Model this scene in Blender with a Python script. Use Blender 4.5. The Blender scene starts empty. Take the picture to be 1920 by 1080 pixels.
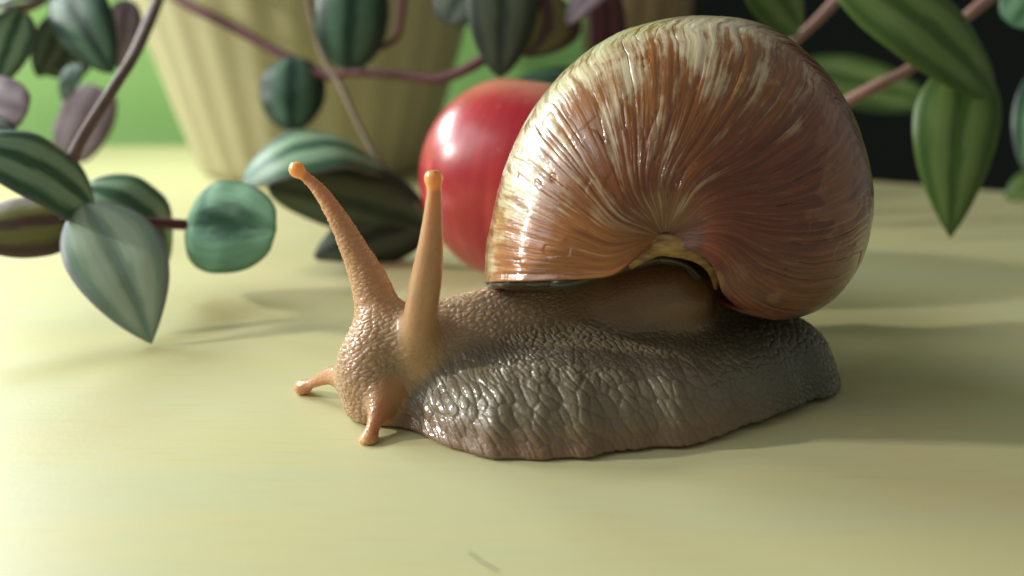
import bpy, math
import numpy as np
from math import radians, sin, cos, pi

# everything below is written in centimetres; CM turns it into metres
CM = 0.01
scene = bpy.context.scene
col = scene.collection
rng = np.random.default_rng(7)

# ------------------------------------------------------------------ camera
CAM_H = 9.7
PITCH = radians(15.4)
FPX = 2000.0                       # focal length in pixels of a 1920 px wide picture
cam_d = bpy.data.cameras.new('camera')
cam_d.sensor_width = 36.0
cam_d.lens = 36.0 * FPX / 1920.0
cam_d.clip_start = 0.01
cam_d.clip_end = 20.0
cam = bpy.data.objects.new('camera', cam_d)
col.objects.link(cam)
cam.location = (0, 0, CAM_H * CM)
cam.rotation_euler = (pi / 2 - PITCH, 0, 0)
cam_d.dof.use_dof = True
cam_d.dof.focus_distance = 25.2 * CM
cam_d.dof.aperture_fstop = 7.5
scene.camera = cam

# ------------------------------------------------------------------ light
world = bpy.data.worlds.new('World')
scene.world = world
world.use_nodes = True
bg = world.node_tree.nodes['Background']
bg.inputs[0].default_value = (0.93, 0.92, 0.80, 1)
bg.inputs[1].default_value = 0.205

def area(name, loc, target, size, size_y, power, color):
    l = bpy.data.lights.new(name, 'AREA')
    l.shape = 'RECTANGLE'
    l.size = size * CM
    l.size_y = size_y * CM
    l.energy = power
    l.color = color
    o = bpy.data.objects.new(name, l)
    col.objects.link(o)
    o.location = [c * CM for c in loc]
    d = np.array(target, float) - np.array(loc, float)
    d /= np.linalg.norm(d)
    import mathutils
    o.rotation_euler = mathutils.Vector(d).to_track_quat('-Z', 'Y').to_euler()
    return o

# window to the left and behind, an added soft fill, and a low sun
area('window_light', (-47, 59, 33), (2, 28, 3), 34, 10, 1.6, (0.92, 0.98, 1.0)).data.spread = radians(110)
area('side_fill_light', (-110, 4, 88), (2, 18, 2), 75, 75, 5.8, (0.92, 0.98, 1.0))  # soft fill added from the front left to brighten the table
area('low_sun_light', (-112, 30, 50), (3, 28, 2), 5, 5, 10.0, (1.0, 0.95, 0.84))

scene.render.engine = 'CYCLES'
scene.view_settings.view_transform = 'Standard'
scene.view_settings.look = 'None'
scene.view_settings.exposure = -0.04
scene.view_settings.gamma = 1.0
scene.view_settings.use_curve_mapping = False
scene.cycles.use_denoising = True
scene.cycles.max_bounces = 8

# ------------------------------------------------------------------ helpers
Rv = np.array([1.0, 0, 0])
Fv = np.array([0, cos(PITCH), -sin(PITCH)])
Uv = np.array([0, sin(PITCH), cos(PITCH)])
CAMP = np.array([0, 0, CAM_H])

def ray(u, v):
    return Fv + (u - 960.0) / FPX * Rv + (540.0 - v) / FPX * Uv

def at(u, v, Y):
    """point of the place seen in direction (u, v) that stands Y cm from the camera along the table"""
    d = ray(u, v)
    return CAMP + d * (Y / d[1])

def atd(u, v, zd):
    return CAMP + ray(u, v) * zd

def ground(u, v, z=0.0):
    d = ray(u, v)
    return CAMP + d * ((z - CAM_H) / d[2])

def lin(r, g, b):
    f = lambda c: (c / 255 / 12.92) if c / 255 <= 0.04045 else ((c / 255 + 0.055) / 1.055) ** 2.4
    return (f(r), f(g), f(b), 1.0)

def spline(pts, n):
    """Catmull-Rom through rows of pts"""
    p = np.asarray(pts, float)
    p = np.vstack([2 * p[0] - p[1], p, 2 * p[-1] - p[-2]])
    m = len(p) - 3
    out = []
    for t in np.linspace(0, m - 1e-9, n):
        i = int(t); f = t - i
        a, b, c, d = p[i:i + 4]
        out.append(0.5 * (2 * b + (c - a) * f + (2 * a - 5 * b + 4 * c - d) * f * f + (3 * b - a - 3 * c + d) * f ** 3))
    return np.array(out)

def make_mesh(name, verts, faces, mats, uv=None, smooth=True, attrs=None, mat_idx=None):
    """faces: (n,4) array, or a list of tuples"""
    me = bpy.data.meshes.new(name)
    v = (np.asarray(verts, np.float64) * CM)
    if isinstance(faces, np.ndarray):
        n, k = faces.shape
        me.vertices.add(len(v)); me.vertices.foreach_set('co', v.astype(np.float32).ravel())
        me.loops.add(n * k); me.loops.foreach_set('vertex_index', faces.astype(np.int32).ravel())
        me.polygons.add(n)
        me.polygons.foreach_set('loop_start', np.arange(0, n * k, k, dtype=np.int32))
        me.update(calc_edges=True)
        me.validate()
    else:
        me.from_pydata(v.tolist(), [], faces)
    for m in (mats if isinstance(mats, (list, tuple)) else [mats]):
        me.materials.append(m)
    if smooth:
        me.polygons.foreach_set('use_smooth', np.ones(len(me.polygons), bool))
    if mat_idx is not None:
        me.polygons.foreach_set('material_index', np.asarray(mat_idx, np.int32))
    if uv is not None:
        lay = me.uv_layers.new(name='UVMap')
        vi = np.empty(len(me.loops), np.int32); me.loops.foreach_get('vertex_index', vi)
        lay.data.foreach_set('uv', np.asarray(uv, np.float32)[vi].ravel())
    for k, a in (attrs or {}).items():
        a = np.asarray(a, np.float32)
        if a.ndim == 2:
            at_ = me.attributes.new(k, 'FLOAT_COLOR', 'POINT')
            at_.data.foreach_set('color', np.hstack([a, np.ones((len(a), 1), np.float32)]).ravel())
        else:
            at_ = me.attributes.new(k, 'FLOAT', 'POINT')
            at_.data.foreach_set('value', a)
    me.update()
    return me

def add(name, mesh, parent=None, origin=None):
    o = bpy.data.objects.new(name, mesh)
    col.objects.link(o)
    if parent is not None:
        o.parent = parent
    elif origin is not None:
        o.location = [c * CM for c in origin]
    return o

def tag(o, label=None, cat=None, group=None, kind=None):
    if label: o['label'] = label
    if cat: o['category'] = cat
    if group: o['group'] = group
    if kind: o['kind'] = kind
    return o

def empty(name, origin):
    o = bpy.data.objects.new(name, None)
    o.empty_display_size = 0.01
    col.objects.link(o)
    o.location = [c * CM for c in origin]
    return o

def grid_faces(nu, nv, wrap_u=False, wrap_v=False):
    i = np.arange(nu if wrap_u else nu - 1)
    j = np.arange(nv if wrap_v else nv - 1)
    I, J = np.meshgrid(i, j, indexing='ij')
    I2 = (I + 1) % nu; J2 = (J + 1) % nv
    return np.stack([I * nv + J, I2 * nv + J, I2 * nv + J2, I * nv + J2], -1).reshape(-1, 4)

# -------- numpy noise
def hash3(ix, iy, iz, seed=0):
    h = (ix.astype(np.int64) * 374761393 + iy.astype(np.int64) * 668265263 + iz.astype(np.int64) * 2147483647 + seed * 974634777)
    h = (h ^ (h >> 13)) * 1274126177
    h = (h ^ (h >> 16)) & 0xffffffff
    h = (h * 2654435761) & 0xffffffff
    h = (h ^ (h >> 15)) & 0xffffff
    return h.astype(np.float64) / 0xffffff

def vnoise(x, y, z, seed=0):
    x, y, z = np.broadcast_arrays(np.asarray(x, float), np.asarray(y, float), np.asarray(z, float))
    ix, iy, iz = np.floor(x), np.floor(y), np.floor(z)
    fx, fy, fz = x - ix, y - iy, z - iz
    fx = fx * fx * (3 - 2 * fx); fy = fy * fy * (3 - 2 * fy); fz = fz * fz * (3 - 2 * fz)
    r = 0
    for a in (0, 1):
        for b in (0, 1):
            for c in (0, 1):
                w = (fx if a else 1 - fx) * (fy if b else 1 - fy) * (fz if c else 1 - fz)
                r = r + w * hash3(ix + a, iy + b, iz + c, seed)
    return r

def fbm(x, y, z, octaves=3, seed=0):
    s = 0; a = 0.5; t = 0
    for o in range(octaves):
        s = s + a * vnoise(x * 2 ** o, y * 2 ** o, z * 2 ** o, seed + o)
        t += a; a *= 0.5
    return s / t

def worley(x, y, z=None, seed=0, jitter=0.9):
    """F1 and F2 of a jittered cell pattern"""
    flat = z is None
    zz = np.zeros_like(x) if flat else z
    ix, iy, iz = np.floor(x), np.floor(y), np.floor(zz)
    f1 = np.full(x.shape, 9.0); f2 = np.full(x.shape, 9.0)
    for a in (-1, 0, 1):
        for b in (-1, 0, 1):
            for c in ((0,) if flat else (-1, 0, 1)):
                px = ix + a + 0.5 + jitter * (hash3(ix + a, iy + b, iz + c, seed) - 0.5)
                py = iy + b + 0.5 + jitter * (hash3(ix + a, iy + b, iz + c, seed + 1) - 0.5)
                d = (px - x) ** 2 + (py - y) ** 2
                if not flat:
                    pz = iz + c + 0.5 + jitter * (hash3(ix + a, iy + b, iz + c, seed + 2) - 0.5)
                    d = d + (pz - zz) ** 2
                d = np.sqrt(d)
                f2 = np.minimum(f2, np.maximum(f1, d))
                f1 = np.minimum(f1, d)
    return f1, f2

def sstep(a, b, x):
    t = np.clip((x - a) / (b - a), 0, 1)
    return t * t * (3 - 2 * t)

# ------------------------------------------------------------------ node helpers
class NT:
    def __init__(self, name):
        self.m = bpy.data.materials.new(name)
        self.m.use_nodes = True
        self.t = self.m.node_tree
        self.b = self.t.nodes['Principled BSDF']
        self.out = self.t.nodes['Material Output']
    def n(self, typ, **kw):
        nd = self.t.nodes.new(typ)
        for k, v in kw.items():
            setattr(nd, k, v)
        return nd
    def l(self, a, b):
        self.t.links.new(a, b)
    def setin(self, nd, key, val):
        s = nd.inputs[key]
        if isinstance(val, bpy.types.NodeSocket): self.l(val, s)
        else: s.default_value = val
    def math(self, op, a, b=0.0, c=None, clamp=False):
        nd = self.n('ShaderNodeMath', operation=op, use_clamp=clamp)
        self.setin(nd, 0, a); self.setin(nd, 1, b)
        if c is not None: self.setin(nd, 2, c)
        return nd.outputs[0]
    def mix(self, f, a, b, blend='MIX'):
        nd = self.n('ShaderNodeMix', data_type='RGBA', blend_type=blend)
        self.setin(nd, 0, f); self.setin(nd, 6, a); self.setin(nd, 7, b)
        return nd.outputs[2]
    def ramp(self, f, stops, interp='LINEAR'):
        nd = self.n('ShaderNodeValToRGB')
        cr = nd.color_ramp; cr.interpolation = interp
        while len(cr.elements) > 1: cr.elements.remove(cr.elements[-1])
        cr.elements[0].position = stops[0][0]; cr.elements[0].color = stops[0][1]
        for p, c in stops[1:]:
            e = cr.elements.new(p); e.color = c
        self.l(f, nd.inputs[0])
        return nd.outputs[0]
    def step(self, x, a, b):
        nd = self.n('ShaderNodeMapRange', interpolation_type='SMOOTHSTEP')
        self.setin(nd, 0, x); self.setin(nd, 1, a); self.setin(nd, 2, b)
        return nd.outputs[0]
    def noise(self, vec, scale, detail=3, rough=0.55, dist=0.0):
        nd = self.n('ShaderNodeTexNoise')
        self.l(vec, nd.inputs['Vector'])
        nd.inputs['Scale'].default_value = scale; nd.inputs['Detail'].default_value = detail
        nd.inputs['Roughness'].default_value = rough; nd.inputs['Distortion'].default_value = dist
        return nd.outputs[0]
    def mapping(self, vec, scale=(1, 1, 1), loc=(0, 0, 0), rot=(0, 0, 0)):
        nd = self.n('ShaderNodeMapping')
        self.l(vec, nd.inputs[0])
        nd.inputs[1].default_value = loc; nd.inputs[2].default_value = rot; nd.inputs[3].default_value = scale
        return nd.outputs[0]
    def obj_cm(self):
        return self.mapping(self.n('ShaderNodeTexCoord').outputs['Object'], (100, 100, 100))
    def uv(self):
        return self.n('ShaderNodeTexCoord').outputs['UV']
    def bump(self, h, strength, dist_cm, base=None):
        nd = self.n('ShaderNodeBump')
        nd.inputs['Strength'].default_value = strength
        nd.inputs['Distance'].default_value = dist_cm * CM
        self.l(h, nd.inputs['Height'])
        if base is not None: self.l(base, nd.inputs['Normal'])
        return nd.outputs[0]
    def attr(self, name, out='Color'):
        return self.n('ShaderNodeAttribute', attribute_name=name).outputs[out]
    def p(self, **kw):
        names = dict(base='Base Color', rough='Roughness', spec='Specular IOR Level', coat='Coat Weight', coat_rough='Coat Roughness',
                     sss='Subsurface Weight', radius='Subsurface Radius', sscale='Subsurface Scale', normal='Normal', trans='Transmission Weight',
                     coat_normal='Coat Normal', sheen='Sheen Weight')
        for k, v in kw.items():
            self.setin(self.b, names[k], v)
        return self

# ------------------------------------------------------------------ setting: table, walls
def mat_table():
    t = NT('pale_yellow_table')
    o = t.obj_cm()
    long = t.mapping(o, (0.06, 0.5, 1), rot=(0, 0, radians(6)))
    n1 = t.noise(long, 1.0, 5, 0.6, 0.4)
    n2 = t.noise(o, 0.16, 3)
    n3 = t.noise(t.mapping(o, (0.6, 7, 1), rot=(0, 0, radians(6))), 1.0, 3)
    c = t.mix(t.step(n1, 0.36, 0.66), lin(210, 204, 153), lin(204, 203, 160))
    c = t.mix(t.math('MULTIPLY', t.step(n2, 0.5, 0.7), 0.5), c, lin(212, 198, 150))
    c = t.mix(t.math('MULTIPLY', t.step(n3, 0.52, 0.75), 0.3), c, lin(196, 184, 130))
    t.p(base=c, rough=0.42, spec=0.4)
    fine = t.noise(o, 6.0, 4)
    t.p(normal=t.bump(t.math('ADD', t.math('MULTIPLY', n1, 0.5), t.math('MULTIPLY', fine, 0.12)), 0.25, 0.12))
    return t.m

def slab(name, poly, z0, z1, mat):
    n = len(poly)
    v = [(x, y, z1) for x, y in poly] + [(x, y, z0) for x, y in poly]
    f = [tuple(range(n)), tuple(range(2 * n - 1, n - 1, -1))]
    for i in range(n):
        j = (i + 1) % n
        f.append((i, i + n, j + n, j))
    return make_mesh(name, v, f, mat, smooth=False)

eA = ground(800, 273); eB = ground(1630, 338)
k = (eB[1] - eA[1]) / (eB[0] - eA[0])
poly = [(-75, -12), (48, -12), (48, eA[1] + k * (48 - eA[0])), (eA[0], eA[1]), (-75, eA[1] + 0.8)]
table = add('table_top', slab('table_top', poly, -2.4, 0.0, mat_table()))
bv = table.modifiers.new('bevel', 'BEVEL'); bv.width = 0.003; bv.segments = 3; bv.limit_method = 'ANGLE'
tag(table, 'pale yellow table top under the snail and the apple', 'table')

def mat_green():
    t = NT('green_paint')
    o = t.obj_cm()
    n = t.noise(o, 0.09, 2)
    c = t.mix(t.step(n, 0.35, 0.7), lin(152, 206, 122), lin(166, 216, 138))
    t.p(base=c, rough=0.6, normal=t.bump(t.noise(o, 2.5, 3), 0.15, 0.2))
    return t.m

def box_mesh(name, x0, x1, y0, y1, z0, z1, mat):
    return slab(name, [(x0, y0), (x1, y0), (x1, y1), (x0, y1)], z0, z1, mat)

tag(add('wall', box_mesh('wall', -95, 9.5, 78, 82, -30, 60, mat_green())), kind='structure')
def mat_dark():
    t = NT('dark_void_backdrop')
    n = t.noise(t.obj_cm(), 0.12, 3)
    t.p(base=t.mix(n, lin(16, 28, 28), lin(34, 46, 42)), rough=0.8)  # darkness of the unlit space beyond the table, put into the colour
    return t.m
tag(add('back_wall', box_mesh('back_wall', -40, 140, 150, 154, -60, 90, mat_dark())), kind='structure')

# ------------------------------------------------------------------ shell of the snail
ZD0 = 26.9
SC = FPX / ZD0                      # px per cm at the middle of the shell
SHC = atd(1275, 390, ZD0)
snail = tag(empty('snail', (3, 25, 0)), 'large brown snail crawling on the table with both eye stalks raised', 'snail')
SN0 = np.array([3.0, 25.0, 0.0])

phis = np.radians([-110, -85, -70.5, -60.4, -50.5, -41, -31.7, -20.6, -8.2, 4.8, 19.7, 35.4, 52.7, 65.5, 79.5, 95.8, 111.6, 127.6, 148, 164, 181.7, 200.6, 215, 240])
radii = np.array([105, 130, 165, 207, 250, 290, 318, 336, 345, 350, 352, 358, 366, 368, 356, 345, 337, 327, 322, 326, 340, 380, 395, 400.0])
def shell_R(phi):
    # smoothed silhouette radius
    s = 0
    for d, w in ((-0.1, .2), (-.05, .2), (0, .2), (.05, .2), (.1, .2)):
        s = s + w * np.interp(phi + d, phis, radii)
    return s
DFRONT = 262.0
def shell_point(phi, s):
    R = shell_R(phi)
    cs, sn = np.cos(s), np.sin(s)
    front = cs > 0
    rho = R * np.abs(sn) ** 0.86
    c = np.where(front, DFRONT * np.abs(cs) ** 0.92, -0.92 * R * np.abs(cs) ** 0.9)
    cc = np.clip(cs, 0, 1)
    a = rho * np.cos(phi) - 60 * cc ** 1.3
    b = rho * np.sin(phi) - 66 * cc ** 1.3
    # the sunken navel, and a soft furrow in front of it
    c = c - 46 * np.exp(-(rho / 58.0) ** 2)
    return a, b, c

def shell_world(a, b, c):
    a, b, c = np.broadcast_arrays(a, b, c)
    return SHC + (a[..., None] * Rv + b[..., None] * Uv - c[..., None] * Fv) / SC

def trace(line, lo, hi):
    """the angle on the shell, for each s, where the edge of its mouth runs"""
    sg = np.linspace(0.04, 1.62, 300); pg = np.radians(np.linspace(lo, hi, 500))
    S_, P_ = np.meshgrid(sg, pg, indexing='ij')
    W_ = shell_world(*shell_point(P_, S_)) - CAMP
    zz = W_ @ Fv
    uu = 960 + FPX * (W_ @ Rv) / zz; vv = 540 - FPX * (W_ @ Uv) / zz
    ln = spline(line, 80)
    ss_, pp_ = [], []
    for u, v in ln:
        i = np.unravel_index(np.argmin((uu - u) ** 2 + (vv - v) ** 2), uu.shape)
        ss_.append(sg[i[0]]); pp_.append(pg[i[1]])
    o_ = np.argsort(ss_); ss_ = np.array(ss_)[o_]; pp_ = np.array(pp_)[o_]
    sm = np.linspace(0.0, 1.7, 60)
    ph_ = np.array([np.average(pp_, weights=np.exp(-((ss_ - q) / 0.05) ** 2) + 1e-9 * np.exp(-np.abs(ss_ - q) * 8)) for q in sm])
    return lambda s: np.interp(s, sm, ph_)
LIP_LINE = [(1228, 462), (1200, 476), (1176, 502), (1150, 514), (1090, 521), (1000, 526), (912, 528)]
END_LINE = [(1282, 464), (1318, 478), (1338, 504), (1352, 540), (1392, 574), (1442, 590), (1480, 590)]
lip_phi = trace(LIP_LINE, 150, 250)
end_tr = trace(END_LINE, -105, 10)
def end_phi(s):
    return end_tr(s) - radians(14) * sstep(1.25, 1.60, np.asarray(s, float))

NS, NG = 330, 720
s_ = np.concatenate([np.linspace(0.015, 0.3, 50, endpoint=False), np.linspace(0.3, 1.75, 210, endpoint=False), np.linspace(1.75, 3.0, 70)])
g_ = np.linspace(0, 1, NG)
S2, G2 = np.meshgrid(s_, g_, indexing='ij')
PHI = end_phi(S2) + (lip_phi(S2) - end_phi(S2)) * G2
A, B, C = shell_point(PHI, S2)
# growth lines: relief that runs from the navel to the keel, parallel to the lip
warp = 0.003 * (fbm(G2 * 9, S2 * 2.2, 0, 3, 11) - 0.5) + 0.0008 * (vnoise(G2 * 40, S2 * 6, 0, 5) - 0.5)
gw = G2 + warp
fine = vnoise(gw * 240, S2 * 1.5, 0, 21)
mid = vnoise(gw * 95, S2 * 1.0, 3, 22)
big = vnoise(gw * 26, S2 * 0.8, 7, 23)
crack = 1 - np.abs(vnoise(gw * 60, S2 * 1.3, 9, 29) * 2 - 1)
crack = sstep(0.86, 1.0, crack) * sstep(0.35, 0.6, vnoise(gw * 14, S2 * 2.5, 4, 31))
fade = sstep(0.05, 0.5, S2)
relief = (1.0 * (fine - .5) + 1.0 * (mid - .5) + 2.2 * (big - .5) - 1.5 * crack) * fade
# pits and dents of wear
relief -= 1.0 * sstep(0.78, 0.86, vnoise(G2 * 40, S2 * 9, 2, 41)) * fade
lipthick = np.exp(-((1 - G2) / 0.006) ** 2) * 5
nr = np.sqrt((A + 20) ** 2 + (B + 30) ** 2 + C ** 2) + 1e-6
rel = relief + lipthick
A2, B2, C2 = A + rel * (A + 20) / nr, B + rel * (B + 30) / nr, C + rel * C / nr
P = shell_world(A2, B2, C2)
# pigment zones; the red of the right side also carries painted shade
phi_d = np.degrees(PHI)
z_tan = sstep(166, 196, phi_d + 14 * (fbm(S2 * 3, G2 * 4, 0, 3, 66) - .5))
z_white = (0.42 + 0.58 * sstep(0.50, 1.10, S2 + 0.4 * (fbm(gw * 30, S2 * 1.2, 0, 3, 61) - .5))) * sstep(12, 80, phi_d) * (1 - 0.6 * z_tan)
z_red = (1 - sstep(25, 75, phi_d)) * 0.9 + 0.7 * (1 - sstep(0.25, 0.85, S2)) * (1 - sstep(140, 185, phi_d))
zone = np.stack([z_white, np.clip(z_red, 0, 1), z_tan], -1)
# worn cream patches on the older, right side
patchn = fbm(gw * 16, S2 * 3.2, 5, 4, 71) + 0.10 * (vnoise(gw * 120, S2 * 12, 0, 72) - .5)
right = 1 - sstep(38, 62, phi_d)
patch = sstep(0.565, 0.60, patchn + 0.10 * sstep(0.9, 1.4, S2) - 0.22 * (1 - sstep(0.55, 0.9, S2))) * right
patch = np.maximum(patch, sstep(0.60, 0.64, patchn) * 0.4 * (1 - right) * sstep(.9, 1.2, S2))

def mat_shell():
    t = NT('shell_growth_lines')
    u = t.uv()
    zone = t.n('ShaderNodeSeparateColor'); t.l(t.attr('zone'), zone.inputs[0])
    zw, zr, zt = zone.outputs
    w = t.noise(t.mapping(u, (8, 1.6, 1)), 1.0, 4)
    wv = t.n('ShaderNodeVectorMath', operation='MULTIPLY_ADD')
    t.l(w, wv.inputs[0]); wv.inputs[1].default_value = (0.008, 0, 0); t.l(u, wv.inputs[2])
    uw = wv.outputs[0]
    st = t.noise(t.mapping(uw, (46, 1.3, 1)), 1.0, 5, 0.62)
    st2 = t.noise(t.mapping(uw, (140, 2.2, 1), (3, 1, 0)), 1.0, 4, 0.6)
    st3 = t.noise(t.mapping(uw, (520, 3.5, 1), (1, 5, 0)), 1.0, 3, 0.6)
    bl = t.noise(t.mapping(uw, (20, 3.4, 1), (7, 2, 0)), 1.0, 5, 0.6)
    streak = t.math('ADD', t.math('MULTIPLY', st, 0.5), t.math('ADD', t.math('MULTIPLY', st2, 0.3), t.math('MULTIPLY', bl, 0.5)))
    brown = t.ramp(st2, [(0.2, lin(84, 46, 14)), (0.5, lin(144, 88, 34)), (0.8, lin(186, 132, 66))])
    red = t.ramp(st2, [(0.2, lin(58, 22, 8)), (0.5, lin(108, 47, 17)), (0.8, lin(150, 82, 35))])  # red-brown pigment, deepened to hold the shade of the right side
    tan = t.ramp(st2, [(0.2, lin(104, 56, 18)), (0.5, lin(164, 98, 40)), (0.8, lin(192, 134, 70))])
    cream = t.ramp(st2, [(0.2, lin(178, 156, 116)), (0.55, lin(216, 202, 168)), (0.85, lin(234, 226, 202))])
    base = t.mix(zr, brown, red)
    base = t.mix(zt, base, tan)
    # cream streaks, wide towards the keel
    thr = t.math('SUBTRACT', 0.79, t.math('MULTIPLY', zw, 0.185))
    cm_ = t.step(t.math('SUBTRACT', streak, thr), -0.06, 0.08)
    cm_ = t.math('MULTIPLY', cm_, t.math('ADD', t.math('MULTIPLY', zw, 0.75), 0.25))
    base = t.mix(cm_, base, cream)
    patch = t.attr('patch', 'Fac')
    base = t.mix(t.math('MULTIPLY', patch, 0.5), base, t.mix(st2, lin(124, 70, 40), lin(172, 122, 82)))
    # hair-thin dark growth stops
    dl = t.step(st3, 0.62, 0.74)
    dl2 = t.math('MULTIPLY', dl, t.step(st, 0.35, 0.6))
    base = t.mix(t.math('MULTIPLY', dl2, 0.42), base, lin(92, 56, 32))
    t.p(base=base, rough=t.math('ADD', 0.27, t.math('MULTIPLY', st3, 0.2)), spec=0.5, coat=0.95, coat_rough=0.11)
    b1 = t.bump(t.math('ADD', t.math('MULTIPLY', st2, 0.7), t.math('MULTIPLY', st3, 0.4)), 0.34, 0.05)
    pit = t.noise(t.mapping(u, (160, 26, 1)), 1.0, 3)
    b2 = t.bump(t.step(pit, 0.55, 0.7), 0.12, 0.03, b1)
    t.p(normal=b2, coat_normal=b2, sss=0.06, radius=(0.004, 0.002, 0.001), sscale=1.0)
    return t.m
M_SHELL = mat_shell()
shell = add('shell', make_mesh('shell', (P - SN0).reshape(-1, 3), grid_faces(NS, NG)[:, ::-1].copy(), M_SHELL,
            uv=np.stack([G2, S2], -1).reshape(-1, 2), attrs={'zone': zone.reshape(-1, 3), 'patch': patch.reshape(-1)}), snail)
so = shell.modifiers.new('wall', 'SOLIDIFY'); so.thickness = 0.10 * CM; so.offset = -1

def tube(path, rad, nseg=14, flat=None, up=None):
    """path (n,3), rad (n,) ; flat = (ry) squeeze along the second axis"""
    path = np.asarray(path, float); n = len(path)
    T = np.gradient(path, axis=0); T /= np.linalg.norm(T, axis=1)[:, None] + 1e-9
    ref = np.array([0, 0, 1.0]) if up is None else np.asarray(up, float)
    if up is None and abs(T[0] @ ref) > 0.9: ref = np.array([1.0, 0, 0])
    N = np.zeros_like(path); r = ref
    for i in range(n):
        r = r - (r @ T[i]) * T[i]; r /= np.linalg.norm(r) + 1e-9; N[i] = r
    Bn = np.cross(T, N)
    th = np.linspace(0, 2 * pi, nseg, endpoint=False)
    rad = np.broadcast_to(rad, n)
    f2 = 1.0 if flat is None else flat
    v = path[:, None] + rad[:, None, None] * (np.cos(th)[None, :, None] * N[:, None] + f2 * np.sin(th)[None, :, None] * Bn[:, None])
    verts = np.vstack([v.reshape(-1, 3), path[0] - T[0] * rad[0] * .5, path[-1] + T[-1] * rad[-1] * .5])
    faces = [tuple(q) for q in grid_faces(n, nseg, wrap_v=True).tolist()]
    a, b = n * nseg, n * nseg + 1
    for j in range(nseg):
        j2 = (j + 1) % nseg
        faces.append((a, j, j2)); faces.append((b, (n - 1) * nseg + j2, (n - 1) * nseg + j))
    return verts, faces

# the thick yellowish fold of the lip at the navel
def mat_fold():
    t = NT('lip_fold_enamel')
    o = t.obj_cm()
    n = t.noise(t.mapping(o, (3, 3, 9)), 1.0, 4)
    t.p(base=t.ramp(n, [(0.3, lin(112, 78, 40)), (0.6, lin(178, 140, 86)), (0.85, lin(198, 164, 106))]), rough=0.38, coat=0.3, coat_rough=0.2,
        normal=t.bump(n, 0.4, 0.08))
    return t.m
fold_px = [(1105, 512, 150), (1160, 501, 184), (1195, 479, 204), (1230, 461, 212), (1262, 461, 214), (1300, 470, 210), (1326, 488, 200), (1338, 512, 176), (1340, 540, 130)]
fp = np.array([list(atd(u, v, ZD0 - c / SC)) for u, v, c in fold_px]) - Fv * 0.12
fpath = spline(fp, 60)
tt = np.linspace(0, 1, 60)
frad = 0.06 + 0.20 * np.sin(pi * np.clip(tt * 1.02, 0, 1)) ** 0.8
v_, f_ = tube(fpath - SN0, frad, 16, flat=0.75, up=(0, 0, 1))
add('lip_fold', make_mesh('lip_fold', v_, f_, mat_fold()), shell)

# dark collar of the mantle that peeps out under the lip
def mat_mantle():
    t = NT('dark_mantle_skin')
    n = t.noise(t.obj_cm(), 5, 4)
    t.p(base=t.mix(n, lin(36, 34, 28), lin(72, 68, 52)), rough=0.3, coat=0.4, coat_rough=0.2, normal=t.bump(n, 0.3, 0.05))
    return t.m
sl = np.linspace(1.42, 0.42, 50)
a_, b_, c_ = shell_point(lip_phi(sl), sl)
mp = shell_world(a_ + 4, b_ - 4, c_ - 8)
mp2 = np.array([list(atd(u, v, ZD0 - c / SC)) for u, v, c in [(1215, 489, 185), (1250, 485, 190), (1285, 496, 180), (1310, 520, 150)]])
mpath = spline(np.vstack([mp[::6], mp2]), 80)
v_, f_ = tube(mpath - SN0, 0.085 + 0.06 * np.sin(np.linspace(0, pi, 80)) + 0.012 * np.sin(np.linspace(0, 40, 80)), 12, flat=1.5, up=(0, 0, 1))
add('mantle_collar', make_mesh('mantle_collar', v_, f_, mat_mantle()), snail)

# ------------------------------------------------------------------ body of the snail (one continuous surface)
H = 0.05
OX, OY, OZ = -6.3, 20.6, -0.15
nx, ny, nz = int(15.4 / H), int(8.8 / H), int(6.3 / H)
gx = (OX + H * np.arange(nx)).astype(np.float32)
gy = (OY + H * np.arange(ny)).astype(np.float32)
gz = (OZ + H * np.arange(nz)).astype(np.float32)

out_px = np.array([(-2.45, 23.15), (-1.95, 22.4), (-1.3, 21.8), (-.45, 21.36), (.46, 21.17), (1.4, 21.3), (2.23, 21.55), (3.2, 21.75), (4.07, 22.0),
                   (5.2, 22.65), (6.2, 23.35), (7.2, 24.15), (7.9, 24.75), (8.32, 25.5), (8.45, 26.4), (8.1, 27.4), (7.1, 28.1), (5, 28.5), (2, 28.0), (0, 27.0),
                   (-1.5, 26.1), (-2.4, 25.1), (-2.75, 24.1)])
oc = np.vstack([out_px[-2:], out_px, out_px[:3]])
outl = spline(oc, 400)[30:-46]
outl[:, 1] += 0.06 * np.sin(outl[:, 0] * 2.7) + 0.04 * np.sin(outl[:, 0] * 6.1 + 1)

def outline_dist(x, y):
    """signed distance to the foot outline, positive inside"""
    x = np.asarray(x, np.float32); y = np.asarray(y, np.float32)
    best = np.full(x.shape, 1e9, np.float32); ins = np.zeros(x.shape, bool)
    n = len(outl)
    for i in range(n):
        ax, ay = outl[i]; bx, by = outl[(i + 1) % n]
        ex, ey = bx - ax, by - ay
        t = np.clip(((x - ax) * ex + (y - ay) * ey) / (ex * ex + ey * ey + 1e-9), 0, 1)
        best = np.minimum(best, (x - ax - t * ex) ** 2 + (y - ay - t * ey) ** 2)
        c = ((ay > y) != (by > y)) & (x < (bx - ax) * (y - ay) / (by - ay + 1e-12) + ax)
        ins ^= c
    return np.where(ins, 1, -1) * np.sqrt(best)

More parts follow.
